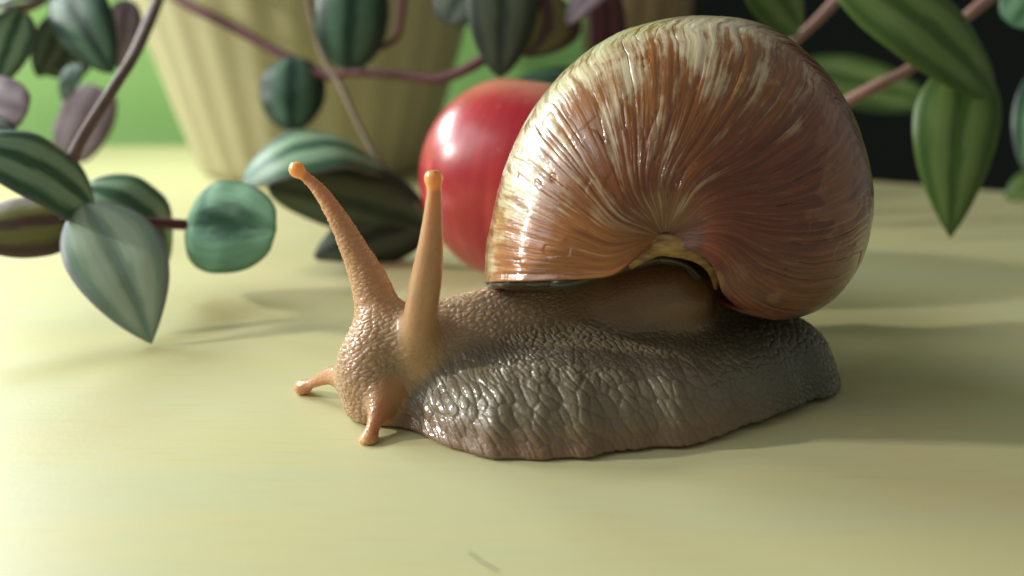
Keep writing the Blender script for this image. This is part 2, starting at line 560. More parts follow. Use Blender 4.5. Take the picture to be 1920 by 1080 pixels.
# look the outline distance up from a table (bilinear), it is used on grid and vertices
D2 = outline_dist(*np.meshgrid(gx, gy, indexing='ij'))
def dist2(x, y):
    fx = np.clip((x - OX) / H, 0, nx - 1.001); fy = np.clip((y - OY) / H, 0, ny - 1.001)
    i = fx.astype(int); j = fy.astype(int); fx = fx - i; fy = fy - j
    return D2[i, j] * (1 - fx) * (1 - fy) + D2[i + 1, j] * fx * (1 - fy) + D2[i, j + 1] * (1 - fx) * fy + D2[i + 1, j + 1] * fx * fy

def foot_H(x):
    return np.interp(x, [-3, -2.2, -1, 0.5, 2, 4, 6, 7.5, 8.5], [1.15, 1.35, 1.65, 1.85, 1.95, 2.0, 1.95, 1.85, 1.75])
def foot_W(x):
    return np.interp(x, [-3, -2, 0, 2, 5, 7, 8.5], [1.3, 1.7, 2.7, 3.0, 2.8, 2.1, 1.6])
def foot_lift(x):
    return np.interp(x, [-3, 0.6, 1.2, 2.5, 3.2, 5, 6.6, 7.5, 8.5], [0, 0, 0.05, 0.09, 0.05, 0.13, 0.24, 0.16, 0.05])

def foot_f(x, y, z, d):
    Hh = foot_H(x); W = foot_W(x)
    q = np.sqrt(np.clip(1 - (d - 0.04) / W, 0, None) ** 2.2 + (np.clip(z, 0, None) / Hh) ** 2)
    f = (q - 1) * np.minimum(Hh, W) * 0.8
    # thin frilled hem that spreads on the table
    q2 = np.sqrt(np.clip(1 - (d + 0.05) / 0.4, 0, None) ** 2 + (np.clip(z, 0, None) / 0.24) ** 2)
    f = smin(f, (q2 - 1) * 0.22, 0.16)
    return np.maximum(f, foot_lift(x) * np.exp(-np.clip(d, 0, None) / 0.45) - z)

def seg_f(x, y, z, p0, r0, p1, r1):
    e = p1 - p0; L2 = e @ e + 1e-9
    t = np.clip(((x - p0[0]) * e[0] + (y - p0[1]) * e[1] + (z - p0[2]) * e[2]) / L2, 0, 1)
    return np.sqrt((x - p0[0] - t * e[0]) ** 2 + (y - p0[1] - t * e[1]) ** 2 + (z - p0[2] - t * e[2]) ** 2) - (r0 + (r1 - r0) * t)

def smin(a, b, k):
    h = np.clip(k - np.abs(a - b), 0, None) / k
    return np.minimum(a, b) - h * h * k * 0.25

def chain(pts, n=None):
    rows = [list(at(u, v, Y)) + [r] for u, v, Y, r in pts]
    sp = spline(rows, n or (len(rows) - 1) * 5 + 1)
    return [(sp[i, :3], sp[i, 3], sp[i + 1, :3], sp[i + 1, 3]) for i in range(len(sp) - 1)]

TRUNK = chain([(702, 742, 23.75, .74), (700, 690, 23.85, .86), (728, 640, 24.0, .76), (800, 640, 24.3, .86), (885, 622, 24.7, .93), (1000, 597, 25.3, 1.0),
               (1120, 590, 25.6, 1.1), (1240, 578, 26.2, 1.1), (1330, 562, 27.2, 1.2)], 28)
MASS = [(np.array([3.0, 27.9, 3.3]), 1.5, np.array([6.0, 27.9, 3.2]), 1.7)]
BULGE = [(at(1165, 560, 25.1), .95, at(1260, 552, 25.0), .98)]
EYE_R = chain([(780, 680, 23.7, .42), (785, 632, 23.45, .41), (789, 585, 23.3, .385), (798, 530, 23.2, .362), (806, 474, 23.15, .302), (811, 419, 23.1, .235), (814, 363, 23.05, .168), (814, 345, 23.05, .15)])
EYE_L = chain([(716, 610, 24.2, .56), (697, 540, 24.45, .46), (682, 504, 24.55, .385), (666, 472, 24.6, .325), (639, 419, 24.7, .245), (605, 365, 24.8, .175), (580, 338, 24.85, .13), (566, 326, 24.85, .12)])
KNOBS = [(at(813, 336, 23.05), .215, at(813, 334, 23.05), .215), (at(556, 318, 24.85), .2, at(557, 319, 24.85), .2),
         (at(567, 727, 25.2), .145, at(568, 727, 25.2), .145), (at(690, 832, 22.15), .172, at(690, 831, 22.15), .172)]
LIP_L = chain([(655, 712, 24.1, .34), (625, 704, 24.5, .235), (605, 710, 24.75, .165), (585, 719, 24.95, .125), (570, 726, 25.15, .125), (566, 728, 25.2, .14)])
LIP_R = chain([(722, 728, 23.3, .42), (714, 752, 22.95, .30), (706, 780, 22.65, .205), (698, 806, 22.4, .15), (692, 826, 22.2, .15), (691, 831, 22.15, .165)])

def group_f(x, y, z, segs, k=0):
    f = None
    for s in segs:
        d = seg_f(x, y, z, *s)
        f = d if f is None else (np.minimum(f, d) if k == 0 else smin(f, d, k))
    return f

X3, Y3, Z3 = gx[:, None, None], gy[None, :, None], gz[None, None, :]
Fg = foot_f(X3.astype(np.float32), Y3, Z3, D2[:, :, None]).astype(np.float32)

def blend_in(segs, k, kk=0):
    pts = np.array([s[0] for s in segs] + [s[2] for s in segs]); rr = max(max(s[1], s[3]) for s in segs) + k + 0.15
    lo = np.clip(((pts.min(0) - rr - [OX, OY, OZ]) / H).astype(int), 0, None); hi = ((pts.max(0) + rr - [OX, OY, OZ]) / H).astype(int) + 2
    sx, sy, sz = slice(lo[0], hi[0]), slice(lo[1], hi[1]), slice(lo[2], hi[2])
    d = group_f(gx[sx][:, None, None], gy[sy][None, :, None], gz[sz][None, None, :], segs, kk).astype(np.float32)
    Fg[sx, sy, sz] = smin(Fg[sx, sy, sz], d, k)

# the neck meets the foot in a shallow crease
blend_in(TRUNK, 0.9)
blend_in(BULGE, 0.5)
blend_in(MASS, 0.4)
blend_in(EYE_R, 0.5)
blend_in(EYE_L, 0.45)
blend_in(KNOBS, 0.06)
blend_in(LIP_L, 0.3)
blend_in(LIP_R, 0.3)
Fg = np.maximum(Fg, (0.012 - Z3))
# keep a clean outside border
Fg[0] = Fg[-1] = 1; Fg[:, 0] = Fg[:, -1] = 1; Fg[:, :, 0] = Fg[:, :, -1] = 1

def surface_nets(f):
    ins = f < 0
    c = np.zeros((f.shape[0] - 1, f.shape[1] - 1, f.shape[2] - 1), np.int8)
    corners = [(a, b, d) for a in (0, 1) for b in (0, 1) for d in (0, 1)]
    sh = c.shape
    for a, b, d in corners:
        c += ins[a:a + sh[0], b:b + sh[1], d:d + sh[2]]
    act = np.argwhere((c > 0) & (c < 8))
    idx = np.full(sh, -1, np.int64); idx[tuple(act.T)] = np.arange(len(act))
    acc = np.zeros((len(act), 3)); cnt = np.zeros(len(act))
    for p in corners:
        for ax in range(3):
            if p[ax] == 1: continue
            q = list(p); q[ax] = 1
            va = f[act[:, 0] + p[0], act[:, 1] + p[1], act[:, 2] + p[2]].astype(float)
            vb = f[act[:, 0] + q[0], act[:, 1] + q[1], act[:, 2] + q[2]].astype(float)
            m = (va < 0) != (vb < 0)
            t = np.where(m, va / np.where(m, va - vb, 1), 0)
            pos = np.array(p, float)[None] + t[:, None] * np.eye(3)[ax][None]
            acc += pos * m[:, None]; cnt += m
    verts = act + acc / cnt[:, None]
    faces = []
    for ax in range(3):
        b, d = (ax + 1) % 3, (ax + 2) % 3
        s0 = [slice(None)] * 3; s1 = [slice(None)] * 3
        s0[ax] = slice(0, -1); s1[ax] = slice(1, None)
        A_, B_ = ins[tuple(s0)], ins[tuple(s1)]
        e = np.argwhere(A_ != B_)
        e = e[(e[:, b] > 0) & (e[:, d] > 0) & (e[:, b] < sh[b]) & (e[:, d] < sh[d])]
        flip = A_[tuple(e.T)]
        def cell(db, dd):
            q = e.copy(); q[:, b] += db; q[:, d] += dd
            return idx[tuple(q.T)]
        quad = np.stack([cell(-1, -1), cell(0, -1), cell(0, 0), cell(-1, 0)], -1)
        quad[~flip] = quad[~flip][:, ::-1]
        faces.append(quad)
    return verts * H + [OX, OY, OZ], np.vstack(faces)

bv_, bf_ = surface_nets(Fg)

def smooth_verts(v, f, it, lam=0.5):
    e = np.vstack([f[:, [0, 1]], f[:, [1, 2]], f[:, [2, 3]], f[:, [3, 0]]])
    n = len(v)
    deg = np.bincount(e[:, 0], minlength=n) + np.bincount(e[:, 1], minlength=n)
    for _ in range(it):
        acc = np.stack([np.bincount(e[:, 0], v[e[:, 1], k], n) + np.bincount(e[:, 1], v[e[:, 0], k], n) for k in range(3)], -1)
        v = v + lam * (acc / deg[:, None] - v)
    return v
bv_ = smooth_verts(bv_, bf_, 3)

# one subdivision, then the relief of the skin
tmp = bpy.data.objects.new('tmp', make_mesh('tmp', bv_, bf_, []))
col.objects.link(tmp)
ss = tmp.modifiers.new('s', 'SUBSURF'); ss.levels = 1
dg = bpy.context.evaluated_depsgraph_get()
ev = tmp.evaluated_get(dg); em = ev.to_mesh()
nV = len(em.vertices)
co = np.empty(nV * 3, np.float32); em.vertices.foreach_get('co', co)
no = np.empty(nV * 3, np.float32); em.vertices.foreach_get('normal', no)
fi = np.empty(len(em.loops), np.int32); em.loops.foreach_get('vertex_index', fi)
bf_ = fi.reshape(-1, 4)
V = co.reshape(-1, 3).astype(float) / CM; Nn = no.reshape(-1, 3).astype(float)
ev.to_mesh_clear(); bpy.data.objects.remove(tmp)

x, y, z = V.T
d = dist2(x, y)
fF = foot_f(x, y, z, d)
fT = np.minimum(group_f(x, y, z, TRUNK), np.minimum(group_f(x, y, z, BULGE), group_f(x, y, z, MASS)))
fE = np.minimum(group_f(x, y, z, EYE_R), group_f(x, y, z, EYE_L))
fK = group_f(x, y, z, KNOBS)
fL = np.minimum(group_f(x, y, z, LIP_L), group_f(x, y, z, LIP_R))
fER = group_f(x, y, z, EYE_R)
wFoot = sstep(-0.45, 0.40, np.minimum(fT, np.minimum(fE, fL)) - fF)
wEye = sstep(-0.25, 0.25, np.minimum(fT, fF) - fE)
wLip = sstep(-0.15, 0.15, np.minimum(fT, fF) - fL) * (1 - wEye)
wKnob = sstep(0.1, 0.0, fK)
wTail = sstep(3.8, 7.2, x)

# foot: coarse tubercles in slanting rows, upright grooves at the hem, fine grain on the tail
arc = np.sqrt(np.clip(d, 0, None) ** 2 * 0.75 + z ** 2)
ax = x + 0.55 * (arc - 1) + 0.25 * (fbm(x * 1.3, y * 1.3, z * 1.3, 2, 81) - .5)
ab = arc + 0.22 * (fbm(x * 1.1, y * 1.1, z * 1.1, 2, 82) - .5)
f1, f2 = worley(ax / 0.25, ab / 0.38, None, 3)
cellA = 0.35 * sstep(0.0, 0.30, f2 - f1) + 0.85 * (1 - np.clip(f1 / 0.85, 0, 1) ** 2)
f1b, f2b = worley(ax / 0.15, ab / 0.17, None, 13)
cellB = sstep(0.0, 0.40, f2b - f1b)
groove = sstep(0.0, 0.35, np.abs(((ax * 3.0 + 0.9 * vnoise(ax * 2, 0, 0, 91)) % 1.0) - 0.5) * 2)
hem = sstep(0.55, 0.15, arc)
big_w = (1 - wTail) * sstep(2.6, 1.4, arc)
foot_rel = 0.048 * cellA * big_w * (1 - 0.55 * hem) + 0.026 * cellB * (0.25 + 0.75 * np.maximum(wTail, sstep(1.2, 2.2, arc))) + 0.016 * groove * hem
# head and neck: small lozenges in rows
hx = x / 0.19 + 0.8 * (vnoise(x * 2, y * 2, z * 2, 95) - .5)
hz = (z - 0.35 * x) / 0.10; hy = y / 0.15
g1, g2 = worley(hx, hy, hz, 33, 0.8)
cellC = sstep(0.0, 0.38, g2 - g1)
neck_rel = 0.030 * cellC * (1 - 0.85 * sstep(0.3, 2.2, x)) + 0.004
eye_rel = 0.012 * cellC * sstep(0.05, -0.05, fE - 0.0) 
rightstalk = sstep(0.2, 0.03, fER) * sstep(1.6, 2.5, z)
neck_rel = neck_rel * (1 - 0.9 * rightstalk)
fade_e = 1 - wEye * (0.4 + 0.6 * rightstalk)
rel = wFoot * foot_rel + (1 - wFoot) * neck_rel * np.clip(fade_e, 0, 1) * (1 - wKnob) * (1 - 0.7 * wLip)
rel = rel + 0.05 * (fbm(x * 1.5, y * 1.5, z * 1.5, 2, 97) - .5) * wFoot
rel = rel * sstep(0.0, 0.12, z)
V = V + Nn * rel[:, None]

def rgb(*c): return np.array(lin(*c)[:3])
c_foot = rgb(124, 112, 91); c_tail = rgb(80, 82, 69); c_neck = rgb(188, 158, 130); c_head = rgb(180, 146, 114); c_eye = rgb(188, 148, 108); c_knob = rgb(228, 172, 104)
c_hem = rgb(136, 104, 78)
cf = c_foot + (c_tail - c_foot) * wTail[:, None]
cf = cf + (c_hem - cf) * (0.8 * sstep(0.9, 0.2, arc) * (1 - wTail))[:, None]
cn = c_neck + (c_head - c_neck) * sstep(-1.5, -3.2, x)[:, None]
cn = cn + (rgb(128, 92, 64) - cn) * sstep(0.3, 2.6, x)[:, None]
cc_ = cn + (cf - cn) * wFoot[:, None]
cc_ = cc_ + (c_eye - cc_) * (wEye * 0.9)[:, None]
cc_ = cc_ + (rgb(190, 134, 84) - cc_) * (wLip * .6)[:, None]
cc_ = cc_ + (c_knob - cc_) * wKnob[:, None]
spot = np.linalg.norm(V - at(817, 319, 22.93), axis=1)
cc_ = cc_ + (rgb(40, 26, 18) - cc_) * (0.85 * sstep(0.085, 0.045, spot))[:, None]
cc_ = cc_ * (0.88 + 0.24 * fbm(x * 2.2, y * 2.2, z * 2.2, 3, 99))[:, None]
soft = np.clip(0.12 + 0.62 * (1 - wFoot) + 0.2 * wEye, 0, 0.95) * (1 - 0.3 * sstep(0, 2, x))

def mat_body():
    t = NT('snail_skin')
    o = t.obj_cm()
    c = t.attr('skin')
    n = t.noise(o, 7, 4)
    c = t.mix(t.math('MULTIPLY', t.step(n, 0.55, 0.8), 0.3), c, lin(96, 78, 58))
    vor = t.n('ShaderNodeTexVoronoi', feature='DISTANCE_TO_EDGE')
    t.l(t.mapping(o, (1, 1, 1.5)), vor.inputs['Vector']); vor.inputs['Scale'].default_value = 14
    fine = t.step(vor.outputs[0], 0.0, 0.25)
    soft = t.attr('soft', 'Fac')
    t.p(base=c, rough=t.math('ADD', 0.3, t.math('MULTIPLY', n, 0.22)), spec=0.5, coat=0.65, coat_rough=0.12,
        sss=soft, radius=(1.0, 0.5, 0.26), sscale=0.006,
        normal=t.bump(t.math('ADD', t.math('MULTIPLY', fine, 0.6), t.math('MULTIPLY', t.noise(o, 30, 3), 0.35)), 0.32, 0.03))
    return t.m
body = add('body', make_mesh('body', V - SN0, bf_, mat_body(), attrs={'skin': cc_, 'soft': soft}), snail)

# ------------------------------------------------------------------ apple
def mat_apple():
    t = NT('red_apple_skin')
    u = t.uv()
    o = t.obj_cm()
    st = t.noise(t.mapping(u, (46, 1.6, 1)), 1.0, 4, 0.6)
    bl = t.noise(o, 0.5, 3)
    base = t.mix(t.step(st, 0.4, 0.75), lin(164, 28, 42), lin(188, 56, 60))
    sep = t.n('ShaderNodeSeparateXYZ'); t.l(u, sep.inputs[0])
    top = t.step(t.math('ADD', sep.outputs[1], t.math('MULTIPLY', bl, 0.16)), 0.78, 0.93)
    base = t.mix(t.math('MULTIPLY', top, 0.6), base, lin(208, 146, 122))
    side = t.step(t.noise(t.mapping(o, (1, 1, .6)), 0.33, 2), 0.52, 0.72)
    base = t.mix(t.math('MULTIPLY', side, 0.25), base, lin(204, 96, 80))
    vor = t.n('ShaderNodeTexVoronoi'); t.l(o, vor.inputs['Vector']); vor.inputs['Scale'].default_value = 2.2
    base = t.mix(t.math('MULTIPLY', t.step(vor.outputs[0], 0.1, 0.04), 0.6), base, lin(226, 170, 130))
    t.p(base=base, rough=0.36, coat=0.5, coat_rough=0.2, sss=0.15, radius=(1, .35, .2), sscale=0.002,
        normal=t.bump(t.noise(o, 3, 3), 0.08, 0.1))
    return t.m
ac = at(994, 336, 36.2)
AR = 3.62
nt_, np_ = 72, 96
prof = []
for t_ in np.linspace(0, 1, nt_):
    th = pi * t_                    # 0 bottom .. pi top
    r = math.sin(th) * (1 + 0.05 * math.sin(th) - 0.03 * math.cos(th))
    h = -math.cos(th) * 1.0
    h -= 0.34 * math.exp(-(r / 0.26) ** 2) * (1 if t_ > .5 else 0)
    h += 0.22 * math.exp(-(r / 0.22) ** 2) * (1 if t_ < .5 else 0)
    prof.append((max(r, 0.002), h))
prof = np.array(prof)
ph = np.linspace(0, 2 * pi, np_ + 1)
lob = 1 + 0.026 * np.cos(5 * ph + .6) * 0.8 + 0.012 * np.cos(2 * ph)
av = np.stack([prof[:, 0][:, None] * np.cos(ph) * lob, prof[:, 0][:, None] * np.sin(ph) * lob, np.repeat(prof[:, 1][:, None], np_ + 1, 1)], -1) * AR
import mathutils
rotm = np.array(mathutils.Euler((radians(-9), radians(9), 0)).to_matrix())
av = av @ rotm.T
zmin = av[..., 2].min()
apple = tag(empty('apple', (ac[0], ac[1], 0)), 'red apple half hidden behind the snail shell', 'apple')
av[..., 2] -= zmin - 0.01
auv = np.stack([np.repeat(ph[None] / (2 * pi), nt_, 0), np.repeat(np.linspace(0, 1, nt_)[:, None], np_ + 1, 1)], -1)
add('fruit', make_mesh('fruit', av.reshape(-1, 3), grid_faces(nt_, np_ + 1)[:, ::-1].copy(), mat_apple(), uv=auv.reshape(-1, 2)), apple)
tw = NT('brown_twig'); tw.p(base=lin(74, 52, 34), rough=0.7)
ap_top = rotm @ np.array([0, 0, AR * 0.62]); ap_top[2] -= zmin
v_, f_ = tube(spline([ap_top, ap_top + rotm @ np.array([.05, 0.05, .5]), ap_top + rotm @ np.array([.2, .15, 1.0])], 12), np.linspace(.09, .12, 12), 8)
add('stalk', make_mesh('stalk', v_, f_, tw.m), apple)

# ------------------------------------------------------------------ fluted pots
def mat_pot(name, a, b):
    t = NT(name)
    o = t.obj_cm()
    n = t.noise(t.mapping(o, (.5, .5, .12)), 1.0, 3)
    t.p(base=t.mix(n, a, b), rough=0.5, spec=0.4, sss=0.05, radius=(1, .8, .4), sscale=0.003)
    return t.m
def mat_soil():
    t = NT('dark_soil')
    n = t.noise(t.obj_cm(), 3, 5)
    t.p(base=t.mix(n, lin(30, 22, 16), lin(70, 54, 40)), rough=0.95, normal=t.bump(n, 0.8, 0.4))
    return t.m
M_SOIL = mat_soil()
def pot(c, r0, r1, h, flutes, mat, label, amp):
    root = tag(empty('plant_pot', (c[0], c[1], 0)), label, 'plant pot', 'fluted plant pots')
    nseg = flutes * 10
    th = np.linspace(0, 2 * pi, nseg, endpoint=False)
    fl = 0.5 + 0.5 * np.cos(th * flutes)
    rows = []
    for z_, k_, fa in [(0.02, .55, 0), (0.02, .90, 0), (0.08, .955, .3), (0.25, .985, .7), (0.6, 1.0, 1)] + [(zz, 1.0, 1) for zz in np.linspace(1.2, h - 1.6, 14)] + [(h - 1.3, 1.0, .4), (h - 1.2, 1.06, 0), (h - .1, 1.075, 0), (h, 1.06, 0), (h - .1, 1.0, 0), (h - 1.5, .95, 0), (h - 4, .93, 0)]:
        r = (r0 + (r1 - r0) * (max(z_, 0) / h) ** 0.9) * k_
        rr = r * (1 - amp * fa * (1 - fl))
        rows.append(np.stack([rr * np.cos(th), rr * np.sin(th), np.full(nseg, z_)], -1))
    v = np.array(rows)
    f = [tuple(q) for q in grid_faces(len(rows), nseg, wrap_v=True)[:, ::-1].tolist()] + [tuple(range(nseg - 1, -1, -1))]
    add('pot_wall', make_mesh('pot_wall', v.reshape(-1, 3), f, mat), root)
    rs = (r0 + (r1 - r0) * ((h - 2.2) / h)) * .94
    sr = np.linspace(0.01, 1, 8)
    sv = np.stack([sr[:, None] * np.cos(th) * rs, sr[:, None] * np.sin(th) * rs, h - 2.2 + 0.5 * (fbm(sr[:, None] * np.cos(th) * 4, sr[:, None] * np.sin(th) * 4, 0, 2, 5) - .5)], -1)
    add('soil', make_mesh('soil', sv.reshape(-1, 3), grid_faces(8, nseg, wrap_v=True), M_SOIL), root)
    return root
PC = at(590, 309, 61.6)
pot((PC[0], 61.6), 6.35, 10.3, 13.0, 26, mat_pot('cream_plastic', lin(178, 173, 140), lin(164, 158, 128)), 'large cream fluted plant pot behind the round leaf', 0.016)
pot((7.4, 65.0), 2.9, 3.3, 12.0, 14, mat_pot('tan_plastic', lin(140, 120, 88), lin(126, 108, 78)), 'narrow tan fluted plant pot mostly hidden behind the snail shell', 0.07)

# ------------------------------------------------------------------ striped trailing plants
def mat_leaf(name, green, silver, margin, spread=1.0, gloss=0.4, trans=0.22):
    t = NT(name)
    u = t.uv()
    sep = t.n('ShaderNodeSeparateXYZ'); t.l(u, sep.inputs[0])
    tt, vv = sep.outputs[0], sep.outputs[1]
    n = t.noise(t.mapping(u, (5, 9, 1)), 1.0, 4)
    av_ = t.math('ABSOLUTE', vv)
    w = t.math('ADD', av_, t.math('MULTIPLY', t.math('SUBTRACT', n, 0.5), 0.36))
    band = t.math('MULTIPLY', t.step(w, 0.08, 0.30), t.math('SUBTRACT', 1.0, t.step(w, 0.50, 0.80)))
    band = t.math('MULTIPLY', band, t.math('SUBTRACT', 1.0, t.math('MULTIPLY', t.step(tt, 0.80, 1.0), 0.8)))
    c = t.mix(t.math('MULTIPLY', band, spread), green, silver)
    c = t.mix(t.math('MULTIPLY', t.step(w, 0.78, 0.98), 0.7), c, margin)
    lines = t.noise(t.mapping(u, (1.2, 34, 1)), 1.0, 3)
    c = t.mix(t.math('MULTIPLY', t.step(lines, 0.45, 0.75), 0.22), c, green)
    spk = t.noise(t.mapping(u, (60, 40, 1)), 1.0, 2)
    c = t.mix(t.math('MULTIPLY', t.step(spk, 0.55, 0.7), 0.16), c, silver)
    mid = t.math('SUBTRACT', 1.0, t.step(av_, 0.0, 0.035))
    c = t.mix(t.math('MULTIPLY', mid, 0.8), c, margin)
    t.p(base=c, rough=gloss, spec=0.45, normal=t.bump(t.math('ADD', lines, t.math('MULTIPLY', spk, .4)), 0.3, 0.05))
    tr = t.n('ShaderNodeBsdfTranslucent'); t.l(t.mix(0.5, c, lin(120, 160, 60)), tr.inputs[0])
    ms = t.n('ShaderNodeMixShader'); ms.inputs[0].default_value = trans
    t.l(t.b.outputs[0], ms.inputs[1]); t.l(tr.outputs[0], ms.inputs[2]); t.l(ms.outputs[0], t.out.inputs[0])
    return t.m
LM = {
    'mint': mat_leaf('leaf_silver_green', lin(58, 104, 74), lin(158, 190, 160), lin(116, 116, 122)),
    'pale': mat_leaf('leaf_pale_silver', lin(142, 172, 150), lin(194, 214, 192), lin(140, 132, 158)),
    'green': mat_leaf('leaf_fresh_green', lin(66, 114, 78), lin(124, 168, 132), lin(60, 98, 74)),
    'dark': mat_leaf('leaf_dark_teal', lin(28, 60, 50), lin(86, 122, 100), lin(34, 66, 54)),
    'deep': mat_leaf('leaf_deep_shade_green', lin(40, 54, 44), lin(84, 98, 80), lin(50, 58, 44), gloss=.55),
    'warm': mat_leaf('leaf_yellow_green', lin(74, 104, 48), lin(124, 150, 86), lin(92, 118, 54)),
    'under': mat_leaf('leaf_underside_purple', lin(88, 66, 66), lin(132, 132, 78), lin(98, 66, 76), gloss=.5, trans=.12),
    'mauve': mat_leaf('leaf_underside_mauve', lin(112, 92, 104), lin(150, 136, 150), lin(110, 84, 100), gloss=.55),
    'maroon': mat_leaf('leaf_underside_maroon', lin(72, 36, 46), lin(96, 56, 60), lin(90, 40, 56), gloss=.5),
}

def mat_round_leaf():
    t = NT('leaf_mottled_silver')
    u = t.uv()
    sep = t.n('ShaderNodeSeparateXYZ'); t.l(u, sep.inputs[0])
    n = t.noise(t.mapping(u, (4, 5, 1)), 1.0, 4)
    dt = t.math('SUBTRACT', sep.outputs[0], 0.52)
    r2 = t.math('ADD', t.math('MULTIPLY', t.math('MULTIPLY', dt, dt), 3.0), t.math('MULTIPLY', t.math('MULTIPLY', t.math('ADD', sep.outputs[1], -0.12), t.math('ADD', sep.outputs[1], -0.12)), 3.2))
    r2 = t.math('ADD', r2, t.math('MULTIPLY', t.math('SUBTRACT', n, 0.5), 1.3))
    lines = t.noise(t.mapping(u, (1.5, 26, 1)), 1.0, 4)
    c = t.mix(t.step(r2, 0.08, 0.95), lin(30, 70, 48), lin(112, 154, 126))
    c = t.mix(t.math('MULTIPLY', t.step(lines, 0.42, 0.7), 0.4), c, lin(58, 100, 72))
    c = t.mix(t.math('MULTIPLY', t.step(t.math('ABSOLUTE', sep.outputs[1]), 0.86, 1.0), 0.6), c, lin(62, 104, 74))
    t.p(base=c, rough=0.6, spec=0.2, normal=t.bump(lines, 0.35, 0.06))
    return t.m
LM['round'] = mat_round_leaf()

def leaf_mesh(name, base, tip, width, normal, top, bottom, arch=0.12, fold=0.15, cup=0.1, droop=0.0, seed=0, p=0.5, q=0.72, skew=0.0):
    nu, nv = 30, 17
    axis = tip - base; L = np.linalg.norm(axis); axd = axis / L
    nrm = np.asarray(normal, float); nrm = nrm[0] * Rv + nrm[1] * Uv - nrm[2] * Fv
    nrm = nrm - (nrm @ axd) * axd; nrm /= np.linalg.norm(nrm)
    side = np.cross(nrm, axd)
    t = np.linspace(0, 1, nu); v = np.linspace(-1, 1, nv)
    w = (t + 0.012) ** p * (1 - t) ** q; w = w / w.max() * width / 2
    w[-1] = 0.002 * width
    r = np.random.default_rng(seed)
    ph0, ph1 = r.uniform(0, 6, 2)
    ctr = base + axis * t[:, None] + nrm * (arch * L * 4 * t * (1 - t) - droop * L * t ** 2.5)[:, None] + side * (skew * L * np.sin(pi * t))[:, None]
    T, Vv = np.meshgrid(t, v, indexing='ij')
    h = w[:, None] * (fold * np.abs(Vv) - cup * Vv ** 2 * 2) + 0.035 * w[:, None] * np.abs(Vv) ** 2 * np.sin(T * 9 + ph0 + 2 * (Vv > 0)) + 0.02 * w[:, None] * np.sin(T * 17 + ph1) * Vv
    pts = ctr[:, None] + side * (Vv * w[:, None])[..., None] + nrm * h[..., None]
    th = 0.03
    up = pts + nrm * th / 2; dn = pts - nrm * th / 2
    n1 = nu * nv
    f = grid_faces(nu, nv)
    faces = np.vstack([f, f[:, ::-1] + n1])
    rim = [i * nv for i in range(nu)] + [(nu - 1) * nv + j for j in range(1, nv)] + [i * nv + nv - 1 for i in range(nu - 2, -1, -1)] + [j for j in range(nv - 2, 0, -1)]
    rim = np.array(rim); r2 = np.roll(rim, -1)
    faces = np.vstack([faces, np.stack([rim, rim + n1, r2 + n1, r2], -1)])
    mi = np.concatenate([np.zeros(len(f)), np.ones(len(f)), np.zeros(len(rim))])
    uv = np.stack([T, Vv], -1).reshape(-1, 2)
    return make_mesh(name, np.vstack([up.reshape(-1, 3), dn.reshape(-1, 3)]), faces, [LM[top], LM[bottom]], uv=np.vstack([uv, uv]), mat_idx=mi)

def mat_stem(name, a, b):
    t = NT(name)
    n = t.noise(t.mapping(t.obj_cm(), (1, 1, .5)), 1.5, 4)
    t.p(base=t.mix(n, a, b), rough=0.6, spec=0.2, normal=t.bump(n, 0.3, 0.08))
    return t.m
ST = {'maroon': mat_stem('stem_maroon', lin(72, 36, 44), lin(98, 56, 60)), 'brown': mat_stem('stem_grey_brown', lin(84, 64, 64), lin(132, 116, 110)),
      'pink': mat_stem('stem_pink', lin(150, 110, 106), lin(186, 152, 140)), 'olive': mat_stem('stem_olive', lin(96, 80, 62), lin(122, 106, 84))}

def stem_part(root, o, pts, rad, mat):
    """pts rows (u, v, Y); nodes thicken the stem"""
    P_ = spline([list(at(*p)) for p in pts], 14 * len(pts))
    n = len(P_)
    r = np.full(n, rad) * (1 + 0.10 * np.sin(np.linspace(0, 9, n)))
    v, f = tube(P_ - o, r, 10)
    return add('stem', make_mesh('stem', v, f, ST[mat]), root)

def leaf_part(stem, o, b, t, width, normal, top='green', bottom='under', **kw):
    return add('leaf', leaf_mesh('leaf', at(*b) - o, at(*t) - o, width, normal, top, bottom, **kw), stem)

# --- plant in the cream pot: shoots that hang in front of it and creep over the table
o = np.array([PC[0], 61.6, 10.8])
plant = tag(empty('trailing_plant', o), 'striped trailing houseplant spilling from the cream pot over the table', 'houseplant', 'trailing houseplants')
# shoot creeping over the table at the left
s1 = stem_part(plant, o, [(330, -90, 50), (298, -5, 42), (255, 95, 37), (213, 165, 34.5), (145, 276, 33), (128, 345, 32.5), (140, 402, 32)], .2, 'brown')
leaf_part(s1, o, (158, 384, 31.6), (284, 645, 29.0), 2.8, (.1, .6, .8), 'pale', 'under', arch=.08, fold=.2, cup=.12, seed=1, p=.7, q=.95, skew=.03)
leaf_part(s1, o, (174, 390, 32.4), (-90, 272, 30.5), 2.7, (.15, .65, .75), 'mint', 'under', arch=.16, fold=.16, cup=.12, seed=2)
leaf_part(s1, o, (150, 408, 31.6), (-80, 440, 30.2), 2.1, (.0, .35, .9), 'under', 'mauve', arch=.05, fold=.12, cup=.2, seed=3)
leaf_part(s1, o, (160, 352, 33.6), (318, 488, 34.5), 2.9, (.25, .7, .65), 'mint', 'dark', arch=.26, fold=.1, cup=.12, seed=4)
leaf_part(s1, o, (150, 402, 31.9), (112, 414, 31.2), .28, (0, .8, .6), 'mauve', 'mauve', seed=5)
s2 = stem_part(plant, o, [(140, 402, 32), (215, 412, 32.8), (295, 418, 33.2), (356, 422, 33.4)], .16, 'maroon')
leaf_part(s2, o, (350, 424, 33.3), (518, 432, 31.6), 2.95, (.25, .08, .95), 'round', 'under', arch=.07, fold=.24, cup=.16, seed=6, p=.36, q=.42)
